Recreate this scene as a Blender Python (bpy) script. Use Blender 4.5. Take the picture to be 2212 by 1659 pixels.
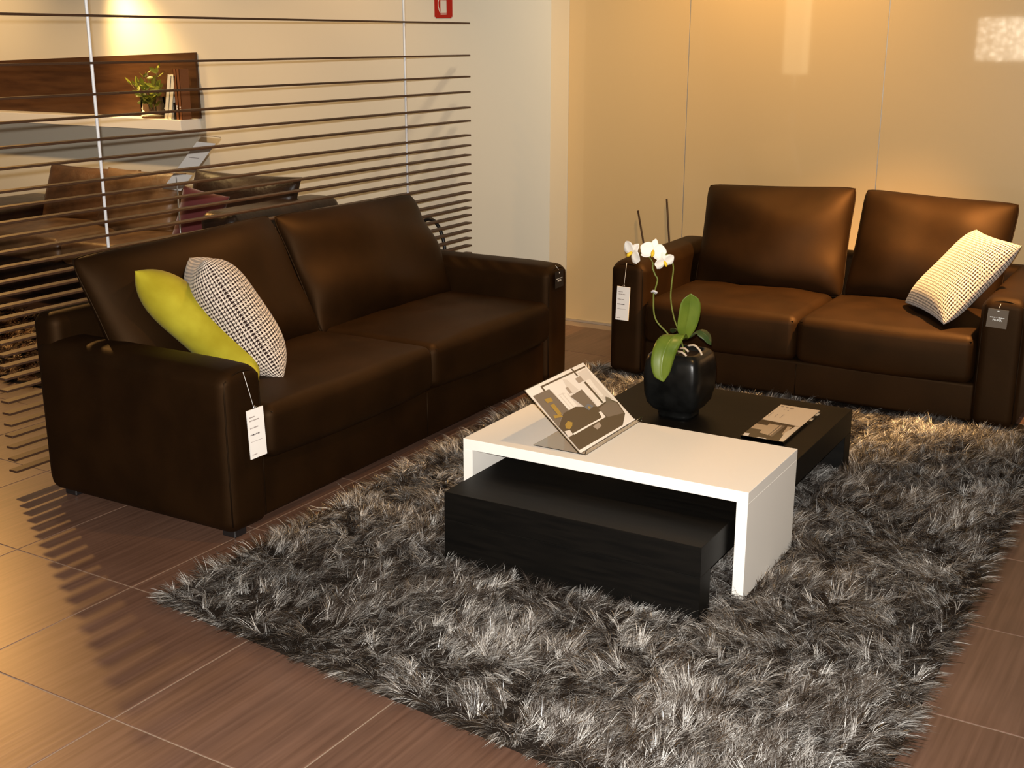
import bpy, bmesh, math, random
import numpy as np
from mathutils import Vector, Matrix

for o in list(bpy.data.objects):
    bpy.data.objects.remove(o, do_unlink=True)
S = bpy.context.scene
COL = S.collection
rnd = random.Random(7)
rng = np.random.default_rng(11)
R = math.radians

# ------------------------------------------------------------------ camera
cam = bpy.data.cameras.new('camera')
cam.sensor_width = 36.0
cam.lens = 2616.0 / 2212.0 * 36.0
cam.clip_start = 0.05
cam_o = bpy.data.objects.new('camera', cam)
COL.objects.link(cam_o)
cam_o.location = (0, 0, 1.65)
cam_o.rotation_euler = (R(90) - 0.27741, 0, 0.532975)
S.camera = cam_o

# ------------------------------------------------------------------ world, lights, exposure
W = bpy.data.worlds.new('world')
S.world = W
W.use_nodes = True
bg = W.node_tree.nodes['Background']
bg.inputs[0].default_value = (1.0, 0.78, 0.54, 1)
bg.inputs[1].default_value = 0.085
S.view_settings.view_transform = 'Standard'
S.view_settings.look = 'None'
S.view_settings.exposure = 0.0
S.view_settings.gamma = 1.0
S.view_settings.use_curve_mapping = False
WARM = (1.0, 0.62, 0.25)


def point(name, loc, power, col, radius):
    l = bpy.data.lights.new(name, 'POINT')
    l.energy = power; l.color = col; l.shadow_soft_size = radius
    o = bpy.data.objects.new(name, l); COL.objects.link(o); o.location = loc
    return o


def spot(name, loc, aim, power, col, radius, angle, blend):
    l = bpy.data.lights.new(name, 'SPOT')
    l.energy = power; l.color = col; l.shadow_soft_size = radius
    l.spot_size = R(angle); l.spot_blend = blend
    o = bpy.data.objects.new(name, l); COL.objects.link(o); o.location = loc
    o.rotation_euler = (Vector(aim) - Vector(loc)).to_track_quat('-Z', 'Y').to_euler()
    return o


# the camera's own flash, just above the lens
point('flash_light', (-0.01, -0.01, 1.70), 860, (1.0, 0.96, 0.90), 0.012)
# warm ceiling spots of the showroom, with added wall washers among them
spot('spot_light', (-8.29, 5.31, 3.25), (-3.3, 2.3, 0.0), 390, (1.0, 0.49, 0.13), 0.05, 70, 0.7)
spot('spot_light', (-6.88, 5.93, 2.22), (-6.50, 6.17, 1.2), 150, (1.0, 0.66, 0.26), 0.10, 66, 1.0)
spot('spot_light', (-2.6, 4.9, 3.1), (-3.75, 6.18, 0.9), 80, (1.0, 0.80, 0.52), 0.05, 66, 1.0)
spot('spot_light', (-6.5, 4.7, 2.9), (-6.3, 6.1, 1.0), 130, (1.0, 0.64, 0.30), 0.05, 78, 1.0)
spot('spot_light', (-8.3, 4.7, 2.9), (-8.3, 6.1, 1.0), 150, (1.0, 0.62, 0.26), 0.05, 85, 1.0)  # added washer, brightens the left end of the white wall
spot('spot_light', (-4.9, 4.9, 2.9), (-4.9, 6.18, 1.2), 70, (1.0, 0.60, 0.24), 0.05, 74, 1.0)  # added washer, warms the white wall nearer the screen's far end
spot('spot_light', (-0.30, 5.38, 2.75), (-1.42, 5.58, 0.6), 1900, (1.0, 0.56, 0.20), 0.05, 48, 1.0)
spot('spot_light', (-2.75, 4.1, 2.95), (-3.15, 4.0, 0.4), 260, (1.0, 0.58, 0.22), 0.05, 58, 1.0)
spot('spot_light', (-0.9, 3.4, 2.75), (-2.0, 3.6, 0.3), 75, (1.0, 0.58, 0.20), 0.05, 84, 0.8)
spot('spot_light', (-2.15, 5.6, 2.9), (-2.1, 6.3, 1.7), 140, (1.0, 0.62, 0.22), 0.05, 118, 1.0)


# ------------------------------------------------------------------ materials
def mat(name, base, rough=0.5, spec=0.5, metal=0.0, coat=0.0, coat_rough=0.03, trans=0.0, ior=1.45, sheen=0.0):
    m = bpy.data.materials.new(name); m.use_nodes = True
    b = m.node_tree.nodes['Principled BSDF']
    b.inputs['Base Color'].default_value = (*base, 1)
    b.inputs['Roughness'].default_value = rough
    b.inputs['Specular IOR Level'].default_value = spec
    b.inputs['Metallic'].default_value = metal
    b.inputs['Coat Weight'].default_value = coat
    b.inputs['Coat Roughness'].default_value = coat_rough
    b.inputs['Transmission Weight'].default_value = trans
    b.inputs['IOR'].default_value = ior
    b.inputs['Sheen Weight'].default_value = sheen
    return m


def nodes(m):
    return m.node_tree.nodes, m.node_tree.links, m.node_tree.nodes['Principled BSDF']


def noise_color(m, c1, c2, scale, coord='Object', stretch=(1, 1, 1), detail=4.0, lo=0.35, hi=0.65):
    n, l, b = nodes(m)
    tc = n.new('ShaderNodeTexCoord'); mp = n.new('ShaderNodeMapping'); mp.inputs['Scale'].default_value = stretch
    nz = n.new('ShaderNodeTexNoise'); nz.inputs['Scale'].default_value = scale; nz.inputs['Detail'].default_value = detail
    cr = n.new('ShaderNodeValToRGB')
    cr.color_ramp.elements[0].color = (*c1, 1); cr.color_ramp.elements[1].color = (*c2, 1)
    cr.color_ramp.elements[0].position = lo; cr.color_ramp.elements[1].position = hi
    l.new(tc.outputs[coord], mp.inputs[0]); l.new(mp.outputs[0], nz.inputs['Vector'])
    l.new(nz.outputs['Fac'], cr.inputs[0]); l.new(cr.outputs[0], b.inputs['Base Color'])
    return nz, mp


def bump(m, scale, strength, dist=0.002, stretch=(1, 1, 1), coord='Object', detail=3.0):
    n, l, b = nodes(m)
    tc = n.new('ShaderNodeTexCoord'); mp = n.new('ShaderNodeMapping'); mp.inputs['Scale'].default_value = stretch
    nz = n.new('ShaderNodeTexNoise'); nz.inputs['Scale'].default_value = scale; nz.inputs['Detail'].default_value = detail
    bp = n.new('ShaderNodeBump'); bp.inputs['Strength'].default_value = strength; bp.inputs['Distance'].default_value = dist
    l.new(tc.outputs[coord], mp.inputs[0]); l.new(mp.outputs[0], nz.inputs['Vector'])
    l.new(nz.outputs['Fac'], bp.inputs['Height']); l.new(bp.outputs[0], b.inputs['Normal'])


M = {}
M['leather'] = mat('dark brown leather', (0.01, 0.005, 0.0025), 0.58, 0.30)
noise_color(M['leather'], (0.0065, 0.0026, 0.0008), (0.0115, 0.0047, 0.0014), 6.0)
bump(M['leather'], 420, 0.25, 0.001)
M['piping'] = mat('leather seam', (0.006, 0.0035, 0.002), 0.55, 0.3)
for k_ in ('leather', 'piping'):
    M[k_].node_tree.nodes['Principled BSDF'].inputs['Specular Tint'].default_value = (1.0, 0.58, 0.30, 1)
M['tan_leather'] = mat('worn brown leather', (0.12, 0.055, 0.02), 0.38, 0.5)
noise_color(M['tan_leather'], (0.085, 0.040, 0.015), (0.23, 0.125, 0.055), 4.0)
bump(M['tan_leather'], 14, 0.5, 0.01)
M['tan_leather_shaded'] = mat('shaded worn leather', (0.05, 0.02, 0.008), 0.36, 0.5)  # same sofa leather with shade painted into its colour
noise_color(M['tan_leather_shaded'], (0.014, 0.006, 0.003), (0.034, 0.014, 0.006), 5.0)
bump(M['tan_leather_shaded'], 14, 0.5, 0.01)
M['tan_leather_mid'] = mat('brown leather', (0.08, 0.035, 0.014), 0.38, 0.5)  # lighter copy of the shaded leather, paints the lit left cushion
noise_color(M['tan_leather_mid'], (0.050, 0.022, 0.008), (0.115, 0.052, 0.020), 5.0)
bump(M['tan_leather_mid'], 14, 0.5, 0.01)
M['white_wall'] = mat('white painted wall', (0.77, 0.71, 0.59), 0.9, 0.15)
M['tan_lacquer'] = mat('tan lacquered glass', (0.56, 0.395, 0.20), 0.35, 0.4, coat=1.0, coat_rough=0.035)
M['joint'] = mat('pale joint metal', (0.7, 0.66, 0.6), 0.3, 0.5, metal=0.8)
M['ground'] = mat('grout', (0.30, 0.22, 0.16), 0.7)
M['tile'] = mat('brown stoneware', (0.06, 0.03, 0.02), 0.36, 0.6)
M['white_lacquer'] = mat('white lacquer', (0.93, 0.88, 0.81), 0.42, 0.35)
M['black_oak'] = mat('black stained oak', (0.005, 0.004, 0.0035), 0.5, 0.22)
M['slat'] = mat('dark brown slat', (0.060, 0.028, 0.014), 0.5, 0.4)
M['steel'] = mat('polished steel', (0.85, 0.84, 0.85), 0.22, 0.5, metal=1.0)
M['white_paint'] = mat('white enamel', (0.82, 0.82, 0.84), 0.35, 0.5)
M['green_velvet'] = mat('lime velvet', (0.40, 0.36, 0.018), 0.85, 0.12, sheen=0.04)
noise_color(M['green_velvet'], (0.32, 0.26, 0.014), (0.44, 0.38, 0.030), 7.0, detail=5.0)  # mottled tones paint velvet highlights and crease shade into the lime
M['acrylic'] = mat('clear acrylic', (1.0, 1.0, 1.0), 0.02, 0.5, trans=1.0, ior=1.3)
M['glass'] = mat('clear glass', (0.95, 0.97, 0.96), 0.02, 0.5, trans=1.0, ior=1.06)
M['card'] = mat('white card', (0.86, 0.82, 0.78), 0.7, 0.2)
M['grey_card'] = mat('grey brown card', (0.13, 0.098, 0.07), 0.6, 0.3)
M['black_card'] = mat('dark card', (0.022, 0.016, 0.012), 0.5, 0.3)
M['ink'] = mat('grey ink', (0.36, 0.30, 0.28), 0.7, 0.1)
M['ink_dark'] = mat('dark ink', (0.10, 0.08, 0.08), 0.7, 0.1)
M['white_ink'] = mat('white ink', (0.85, 0.85, 0.82), 0.7, 0.1)
M['red'] = mat('red sign', (0.42, 0.022, 0.012), 0.4, 0.4)
M['sign_white'] = mat('sign white', (0.72, 0.66, 0.58), 0.5, 0.3)
M['brown_panel'] = mat('brown wood panel', (0.075, 0.030, 0.010), 0.45, 0.4)
noise_color(M['brown_panel'], (0.055, 0.021, 0.007), (0.095, 0.040, 0.014), 3.0, stretch=(1, 1, 9))
M['leaf_small'] = mat('small green leaf', (0.20, 0.22, 0.025), 0.32, 0.5)
M['twig'] = mat('twig', (0.10, 0.07, 0.03), 0.6, 0.3)
M['book_white'] = mat('white book', (0.80, 0.74, 0.60), 0.6, 0.3)
M['book_gap_dark'] = mat('dark stand-in book', (0.015, 0.011, 0.009), 0.5, 0.3)
M['book_brown'] = mat('brown book', (0.20, 0.075, 0.028), 0.55, 0.3)
M['paper'] = mat('book pages', (0.75, 0.70, 0.6), 0.8, 0.1)
M['purple'] = mat('plum velvet', (0.14, 0.028, 0.030), 0.7, 0.2, sheen=0.5)
M['black_metal'] = mat('black metal', (0.012, 0.010, 0.010), 0.4, 0.5)
M['black_glaze'] = mat('black glazed ceramic', (0.006, 0.006, 0.0055), 0.3, 0.4)
noise_color(M['black_glaze'], (0.003, 0.003, 0.0028), (0.008, 0.008, 0.0075), 18.0)
bump(M['black_glaze'], 22, 0.12, 0.004)
M['soil'] = mat('bark soil', (0.03, 0.018, 0.01), 0.9, 0.1)
M['orchid_leaf'] = mat('orchid leaf', (0.115, 0.17, 0.018), 0.33, 0.5)
noise_color(M['orchid_leaf'], (0.085, 0.135, 0.014), (0.15, 0.20, 0.024), 9.0)
M['orchid_leaf_shaded'] = mat('shaded orchid leaf', (0.035, 0.065, 0.018), 0.4, 0.5)  # darker copy of the leaf green, shade painted into it
M['stem'] = mat('orchid stem', (0.14, 0.16, 0.03), 0.5, 0.3)
M['petal'] = mat('white petal', (0.86, 0.82, 0.76), 0.55, 0.3)
M['lip'] = mat('yellow lip', (0.75, 0.50, 0.03), 0.5, 0.3)
M['root'] = mat('pale root', (0.55, 0.45, 0.34), 0.7, 0.2)
M['clip'] = mat('clear clip', (0.6, 0.58, 0.6), 0.15, 0.6)
M['stick'] = mat('dark cane', (0.035, 0.016, 0.009), 0.5, 0.4)
M['rug_back'] = mat('rug backing', (0.018, 0.013, 0.010), 0.95, 0.05)
M['rust_rug'] = mat('rust pile', (0.16, 0.07, 0.022), 0.6, 0.3)
bump(M['white_wall'], 60, 0.05, 0.001)
# photo print tones
for nm, c in (('p_cream', (0.95, 0.88, 0.80)), ('p_pale', (0.80, 0.72, 0.64)), ('p_mid', (0.42, 0.34, 0.27)), ('p_grey', (0.20, 0.155, 0.115)),
              ('p_brown', (0.105, 0.072, 0.042)), ('p_dark', (0.062, 0.043, 0.026)), ('p_gold', (0.42, 0.26, 0.05)), ('p_blue', (0.17, 0.18, 0.20)),
              ('p_tan', (0.86, 0.72, 0.55)), ('p_tan2', (0.62, 0.46, 0.30))):
    M[nm] = mat('print ' + nm[2:], c, 0.35, 0.3, coat=0.6, coat_rough=0.05)


def tile_nodes():
    m = M['tile']; n, l, b = nodes(m)
    tc = n.new('ShaderNodeTexCoord'); oi = n.new('ShaderNodeObjectInfo')
    ad = n.new('ShaderNodeVectorMath'); ad.operation = 'ADD'
    sc = n.new('ShaderNodeVectorMath'); sc.operation = 'SCALE'; sc.inputs[0].default_value = (31.0, 17.0, 0)
    l.new(oi.outputs['Random'], sc.inputs['Scale']); l.new(tc.outputs['Object'], ad.inputs[0]); l.new(sc.outputs[0], ad.inputs[1])
    mp = n.new('ShaderNodeMapping'); mp.inputs['Scale'].default_value = (70, 2.2, 1)
    nz = n.new('ShaderNodeTexNoise'); nz.inputs['Scale'].default_value = 1.0; nz.inputs['Detail'].default_value = 3
    l.new(ad.outputs[0], mp.inputs[0]); l.new(mp.outputs[0], nz.inputs['Vector'])
    nz2 = n.new('ShaderNodeTexNoise'); nz2.inputs['Scale'].default_value = 3.0; nz2.inputs['Detail'].default_value = 4
    l.new(ad.outputs[0], nz2.inputs['Vector'])
    mx = n.new('ShaderNodeMath'); mx.operation = 'MULTIPLY_ADD'; mx.inputs[1].default_value = 0.6
    l.new(nz.outputs['Fac'], mx.inputs[0]); 
    m2 = n.new('ShaderNodeMath'); m2.operation = 'MULTIPLY'; m2.inputs[1].default_value = 0.4
    l.new(nz2.outputs['Fac'], m2.inputs[0]); l.new(m2.outputs[0], mx.inputs[2])
    m3 = n.new('ShaderNodeMath'); m3.operation = 'MULTIPLY_ADD'; m3.inputs[1].default_value = 0.10; 
    l.new(oi.outputs['Random'], m3.inputs[0]); l.new(mx.outputs[0], m3.inputs[2])
    cr = n.new('ShaderNodeValToRGB')
    cr.color_ramp.elements[0].color = (0.100, 0.050, 0.032, 1); cr.color_ramp.elements[1].color = (0.170, 0.090, 0.060, 1)
    cr.color_ramp.elements[0].position = 0.40; cr.color_ramp.elements[1].position = 0.70
    l.new(m3.outputs[0], cr.inputs[0]); l.new(cr.outputs[0], b.inputs['Base Color'])
    bp = n.new('ShaderNodeBump'); bp.inputs['Strength'].default_value = 0.25; bp.inputs['Distance'].default_value = 0.0008
    l.new(nz.outputs['Fac'], bp.inputs['Height']); l.new(bp.outputs[0], b.inputs['Normal'])


tile_nodes()


def oak_nodes():
    m = M['black_oak']; n, l, b = nodes(m)
    noise_color(m, (0.002, 0.0017, 0.0014), (0.005, 0.004, 0.003), 1.0, stretch=(6, 60, 60))


oak_nodes()


def houndstooth(name, reps, light, dark):
    m = mat(name, light, 0.85, 0.1, sheen=0.2)
    n, l, b = nodes(m)
    tc = n.new('ShaderNodeTexCoord'); mp = n.new('ShaderNodeMapping')
    mp.inputs['Scale'].default_value = (reps * 8, reps * 8, 1)
    sp = n.new('ShaderNodeSeparateXYZ')
    l.new(tc.outputs['UV'], mp.inputs[0]); l.new(mp.outputs[0], sp.inputs[0])

    def mth(op, a, bb=None):
        q = n.new('ShaderNodeMath'); q.operation = op
        if isinstance(a, (int, float)): q.inputs[0].default_value = a
        else: l.new(a, q.inputs[0])
        if bb is not None:
            if isinstance(bb, (int, float)): q.inputs[1].default_value = bb
            else: l.new(bb, q.inputs[1])
        return q.outputs[0]
    i = mth('FLOOR', sp.outputs[0]); j = mth('FLOOR', sp.outputs[1])
    warp = mth('LESS_THAN', mth('FLOORED_MODULO', i, 8.0), 3.5)
    weft = mth('LESS_THAN', mth('FLOORED_MODULO', j, 8.0), 3.5)
    tw = mth('LESS_THAN', mth('FLOORED_MODULO', mth('ADD', i, j), 4.0), 1.5)
    a = mth('MULTIPLY', warp, tw); c = mth('MULTIPLY', weft, mth('SUBTRACT', 1.0, tw))
    f = mth('ADD', a, c)
    mx = n.new('ShaderNodeMix'); mx.data_type = 'RGBA'
    mx.inputs[6].default_value = (*light, 1); mx.inputs[7].default_value = (*dark, 1)
    l.new(f, mx.inputs[0]); l.new(mx.outputs[2], b.inputs['Base Color'])
    return m


M['hound'] = houndstooth('houndstooth weave', 1 / 0.0130, (0.72, 0.62, 0.52), (0.022, 0.010, 0.008))


# ------------------------------------------------------------------ object helpers
def tag(o, label=None, cat=None, group=None, kind=None):
    if label: o['label'] = label
    if cat: o['category'] = cat
    if group: o['group'] = group
    if kind: o['kind'] = kind
    return o


def empty(name, loc, label, cat, rotz=0.0, group=None):
    o = bpy.data.objects.new(name, None); COL.objects.link(o)
    o.location = loc; o.rotation_euler = (0, 0, rotz)
    o.empty_display_size = 0.1
    return tag(o, label, cat, group)


def link(name, me, material, parent=None, loc=(0, 0, 0)):
    o = bpy.data.objects.new(name, me); COL.objects.link(o)
    if material is not None and not me.materials:
        for k in (material if isinstance(material, (list, tuple)) else [material]):
            me.materials.append(k)
    o.location = loc
    if parent: o.parent = parent
    return o


def pyd(name, verts, faces, material, parent=None, smooth=False, uv=None, midx=None, loc=(0, 0, 0)):
    me = bpy.data.meshes.new(name)
    me.from_pydata([tuple(map(float, v)) for v in verts], [], [tuple(map(int, f)) for f in faces])
    if smooth:
        me.polygons.foreach_set('use_smooth', [True] * len(me.polygons))
    if uv is not None:
        lay = me.uv_layers.new(name='UVMap')
        li = np.empty(len(me.loops), dtype=np.int32); me.loops.foreach_get('vertex_index', li)
        lay.data.foreach_set('uv', np.asarray(uv, dtype=np.float32)[li].ravel())
    o = link(name, me, material, parent, loc)
    if midx is not None:
        me.polygons.foreach_set('material_index', midx)
    me.update()
    return o


def box_geo(lo, hi):
    (x0, y0, z0), (x1, y1, z1) = lo, hi
    v = [(x0, y0, z0), (x1, y0, z0), (x1, y1, z0), (x0, y1, z0), (x0, y0, z1), (x1, y0, z1), (x1, y1, z1), (x0, y1, z1)]
    f = [(0, 3, 2, 1), (4, 5, 6, 7), (0, 1, 5, 4), (1, 2, 6, 5), (2, 3, 7, 6), (3, 0, 4, 7)]
    return v, f


def box(name, lo, hi, material, parent=None, bevel=0.0, seg=2, loc=(0, 0, 0)):
    bm = bmesh.new()
    v, f = box_geo(lo, hi)
    vs = [bm.verts.new(p) for p in v]
    for q in f: bm.faces.new([vs[i] for i in q])
    if bevel > 0:
        bmesh.ops.bevel(bm, geom=bm.edges[:], offset=bevel, segments=seg, affect='EDGES', profile=0.5)
    bmesh.ops.recalc_face_normals(bm, faces=bm.faces)
    me = bpy.data.meshes.new(name); bm.to_mesh(me); bm.free()
    return link(name, me, material, parent, loc)


def edges_lin(h, r, n):
    """grid coordinates along one side, dense in the rounded zone"""
    a = [-h + r * (1 - math.cos(t * math.pi / 2 / 5)) for t in range(5)] if False else [-h + r * t / 5 for t in range(5)]
    mid = list(np.linspace(-h + r, h - r, n))
    return np.array(a + mid + [-q for q in reversed(a)])


def rbox(name, lo, hi, r, material, parent=None, n=(6, 6, 6), disp=None):
    """rounded box with a vertex grid for soft upholstery; disp(p, normal) moves the points"""
    lo = np.array(lo, float); hi = np.array(hi, float); c = (lo + hi) / 2; h = (hi - lo) / 2
    r = min(r, *(h * 0.98))
    ax = [edges_lin(h[i], r, n[i]) for i in range(3)]
    verts = []; faces = []; idx = {}

    def vid(p):
        k = tuple(np.round(p, 6))
        if k not in idx:
            idx[k] = len(verts); verts.append(p)
        return idx[k]
    for d in range(3):
        u, v = (d + 1) % 3, (d + 2) % 3
        for s in (-1, 1):
            for i in range(len(ax[u]) - 1):
                for j in range(len(ax[v]) - 1):
                    q = []
                    for a, b in ((i, j), (i + 1, j), (i + 1, j + 1), (i, j + 1)):
                        p = np.zeros(3); p[d] = s * h[d]; p[u] = ax[u][a]; p[v] = ax[v][b]
                        q.append(vid(p))
                    faces.append(q if s > 0 else q[::-1])
    P = np.array(verts)
    Q = np.clip(P, -(h - r), h - r)
    D = P - Q
    L = np.linalg.norm(D, axis=1, keepdims=True); L[L == 0] = 1
    N = D / L
    P = Q + N * r
    if disp is not None:
        P = disp(P, N, h)
    return pyd(name, P + c, faces, material, parent, smooth=True)


def tube(name, pts, rad, material, parent=None, seg=8, closed=False, geo=False):
    pts = [Vector(p) for p in pts]; n = len(pts)
    if not isinstance(rad, (list, tuple)): rad = [rad] * n
    verts = []; faces = []
    prev = None
    for i, p in enumerate(pts):
        a = pts[(i - 1) % n] if (closed or i > 0) else p
        b = pts[(i + 1) % n] if (closed or i < n - 1) else p
        t = (b - a).normalized()
        if prev is None:
            ref = Vector((0, 0, 1)) if abs(t.z) < 0.9 else Vector((1, 0, 0))
            x = t.cross(ref).normalized()
        else:
            x = (prev - t * prev.dot(t)).normalized()
        prev = x; y = t.cross(x)
        for k in range(seg):
            an = 2 * math.pi * k / seg
            verts.append(p + (x * math.cos(an) + y * math.sin(an)) * rad[i])
    m = n if closed else n - 1
    for i in range(m):
        for k in range(seg):
            a = i * seg + k; b = i * seg + (k + 1) % seg
            c = ((i + 1) % n) * seg + (k + 1) % seg; d = ((i + 1) % n) * seg + k
            faces.append((a, b, c, d))
    if not closed:
        faces.append(tuple(reversed(range(seg)))); faces.append(tuple(range((n - 1) * seg, n * seg)))
    if geo: return verts, faces
    return pyd(name, verts, faces, material, parent, smooth=True)


def smooth_path(pts, n=6):
    """Catmull-Rom through the points"""
    P = [Vector(p) for p in pts]; P = [P[0] * 2 - P[1]] + P + [P[-1] * 2 - P[-2]]
    out = []
    for i in range(1, len(P) - 2):
        for k in range(n):
            t = k / n; a, b, c, d = P[i - 1], P[i], P[i + 1], P[i + 2]
            out.append(0.5 * ((2 * b) + (c - a) * t + (2 * a - 5 * b + 4 * c - d) * t * t + (3 * b - a - 3 * c + d) * t ** 3))
    out.append(P[-2]); return out


def pillow_geo(w, h, t, n=28, pinch=0.06, power=2.4, wrinkle=0.0, seed=0, rnd_c=0.0):
    """knife-edge cushion in its own plane: x across, y up, z out of the face"""
    rg = np.random.default_rng(seed)
    u = np.sin(np.linspace(-1, 1, n) * math.pi / 2) * 0.55 + np.linspace(-1, 1, n) * 0.45
    U, V = np.meshgrid(u, u, indexing='ij')
    X = U * (1 - pinch * (1 - V ** 2)) * w / 2
    Y = V * (1 - pinch * (1 - U ** 2)) * h / 2
    T = ((1 - np.abs(U) ** power) * (1 - np.abs(V) ** power))
    T = np.clip(T, 0, 1) ** 0.55
    wr = np.zeros_like(T)
    if wrinkle:
        for k in range(9):
            a = rg.uniform(0, math.pi); f = rg.uniform(2.5, 7)
            wr += np.sin(f * (U * math.cos(a) + V * math.sin(a)) + rg.uniform(0, 6)) * wrinkle / 4
    Zf = t / 2 * T + wr * T * np.clip(1.4 - T, 0.2, 1)
    cz = 1 - rnd_c * (np.abs(U) * np.abs(V)) ** 7
    X = X * cz; Y = Y * cz
    # cloth is woven flat: texture coordinates follow the length of the surface, in metres
    m_ = n // 2; al = []
    for px, pz in ((X[:, m_], Zf[:, m_]), (Y[m_, :], Zf[m_, :])):
        al.append(np.concatenate([[0], np.cumsum(np.hypot(np.diff(px), np.diff(pz)))]))
    verts = []; uv = []; faces = []
    for s in (1, -1):
        for i in range(n):
            for j in range(n):
                verts.append((X[i, j], Y[i, j], s * Zf[i, j])); uv.append((al[0][i], al[1][j]))
    for s in range(2):
        o = s * n * n
        for i in range(n - 1):
            for j in range(n - 1):
                q = [o + i * n + j, o + (i + 1) * n + j, o + (i + 1) * n + j + 1, o + i * n + j + 1]
                faces.append(q if s == 0 else q[::-1])
    # join both faces along the seam
    remap = list(range(len(verts)))
    for i in range(n):
        for j in range(n):
            if i in (0, n - 1) or j in (0, n - 1): remap[n * n + i * n + j] = i * n + j
    faces = [[remap[k] for k in f] for f in faces]
    used = sorted(set(k for f in faces for k in f)); nm = {k: i for i, k in enumerate(used)}
    return [verts[k] for k in used], [[nm[k] for k in f] for f in faces], [uv[k] for k in used]


def seam_loop(w, h, pinch, n=14):
    pts = []
    for k in range(4 * n):
        s = k // n; t = -1 + 2 * (k % n) / n
        U, V = ((t, -1), (1, t), (-t, 1), (-1, -t))[s]
        pts.append((U * (1 - pinch * (1 - V ** 2)) * w / 2, V * (1 - pinch * (1 - U ** 2)) * h / 2, 0))
    return pts


def frame(o, xa, ya, za, loc):
    xa, ya, za = (Vector(q).normalized() for q in (xa, ya, za))
    m = Matrix((xa, ya, za)).transposed().to_4x4(); m.translation = Vector(loc)
    o.matrix_local = m
    return o


def text_mesh(name, body, size, material, parent, origin, xa, ya, bold=0.0):
    """flat lettering standing 0.3 mm proud; origin is the middle of the line"""
    cu = bpy.data.curves.new(name, 'FONT'); cu.body = body; cu.size = size; cu.align_x = 'CENTER'; cu.align_y = 'CENTER'
    cu.resolution_u = 2; cu.offset = bold
    tmp = bpy.data.objects.new('tmp', cu); COL.objects.link(tmp)
    dg = bpy.context.evaluated_depsgraph_get(); dg.update()
    me = bpy.data.meshes.new_from_object(tmp.evaluated_get(dg)); me.name = name
    bpy.data.objects.remove(tmp, do_unlink=True); bpy.data.curves.remove(cu)
    me.materials.clear()
    o = link(name, me, material, parent)
    return frame(o, xa, ya, Vector(xa).cross(Vector(ya)), origin)


# ------------------------------------------------------------------ the room shell
floor = box('floor', (-9.2, -3.2, -0.08), (1.8, 6.60, -0.0015), M['ground'])
tag(floor, 'brown stoneware tiled floor', None, None, 'structure')
PT = 0.555
bm = bmesh.new()
v, f = box_geo((-PT / 2 + 0.002, -PT / 2 + 0.002, -0.012), (PT / 2 - 0.002, PT / 2 - 0.002, 0.0))
vs = [bm.verts.new(p) for p in v]
for q in f: bm.faces.new([vs[i] for i in q])
bmesh.ops.bevel(bm, geom=[e for e in bm.edges if all(x.co.z > -0.001 for x in e.verts)], offset=0.0012, segments=1, affect='EDGES')
tile_me = bpy.data.meshes.new('tile'); bm.to_mesh(tile_me); bm.free()
tile_me.materials.append(M['tile'])
ta = R(-1.0)
for i in range(-13, 7):
    for j in range(-2, 9):
        lx = (i + 0.5) * PT; ly = (j + 0.5) * PT
        x = -2.245 + lx * math.cos(ta) - ly * math.sin(ta); y = 1.822 + lx * math.sin(ta) + ly * math.cos(ta)
        if x < -8.9 or x > 1.5 or y < 0.9 or y > 6.5: continue
        if -2.2 < x < -0.95 and 2.9 < y < 5.0: continue      # wholly under the rug and tables
        t = bpy.data.objects.new('tile', tile_me); COL.objects.link(t); t.parent = floor
        t.location = (x, y, 0); t.rotation_euler = (0, 0, ta)

wall_left = box('wall_left', (-9.2, 6.18, 0), (-3.392, 6.60, 3.2), M['white_wall'])
tag(wall_left, 'white painted wall behind the slatted screen', None, None, 'structure')
wall_back = box('wall_back', (-3.392, 6.3915, 0), (1.8, 6.60, 3.2), M['joint'])
tag(wall_back, 'glossy tan panelled wall behind the smaller sofa', None, None, 'structure')
xs = [-3.390, -2.650, -1.586, -0.522, 0.542, 1.606]
for a, b in zip(xs[:-1], xs[1:]):
    box('wall_panel', (a + 0.0022, 6.39, 0.012), (b - 0.0022, 6.419, 3.2), M['tan_lacquer'], wall_back, 0.0012, 1)
bb = box('baseboard_back', (-3.388, 6.380, 0.0), (1.8, 6.3898, 0.012), M['joint'])
tag(bb, 'thin pale metal strip along the foot of the tan wall', None, None, 'structure')

# ------------------------------------------------------------------ shag rug
rug = empty('shag_rug', (-1.6, 3.9, 0), 'grey and brown shaggy rug under the coffee tables', 'rug')
RQ = np.array([(-2.64, 2.35), (-0.50, 2.13), (-0.50, 5.55), (-2.72, 5.50)])


def in_quad(x, y, q, m=0.0):
    ok = np.ones_like(x, bool)
    for k in range(4):
        a = q[k]; b = q[(k + 1) % 4]; e = b - a; nn = np.array([-e[1], e[0]]) / np.hypot(*e)
        ok &= ((x - a[0]) * nn[0] + (y - a[1]) * nn[1]) > m
    return ok


rb = [(*p, z) for z in (0.001, 0.010) for p in RQ]
pyd('backing', [(x + 1.6, y - 3.9, z) for x, y, z in rb], [(3, 2, 1, 0), (4, 5, 6, 7), (0, 1, 5, 4), (1, 2, 6, 5), (2, 3, 7, 6), (3, 0, 4, 7)], M['rug_back'], rug)


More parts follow.
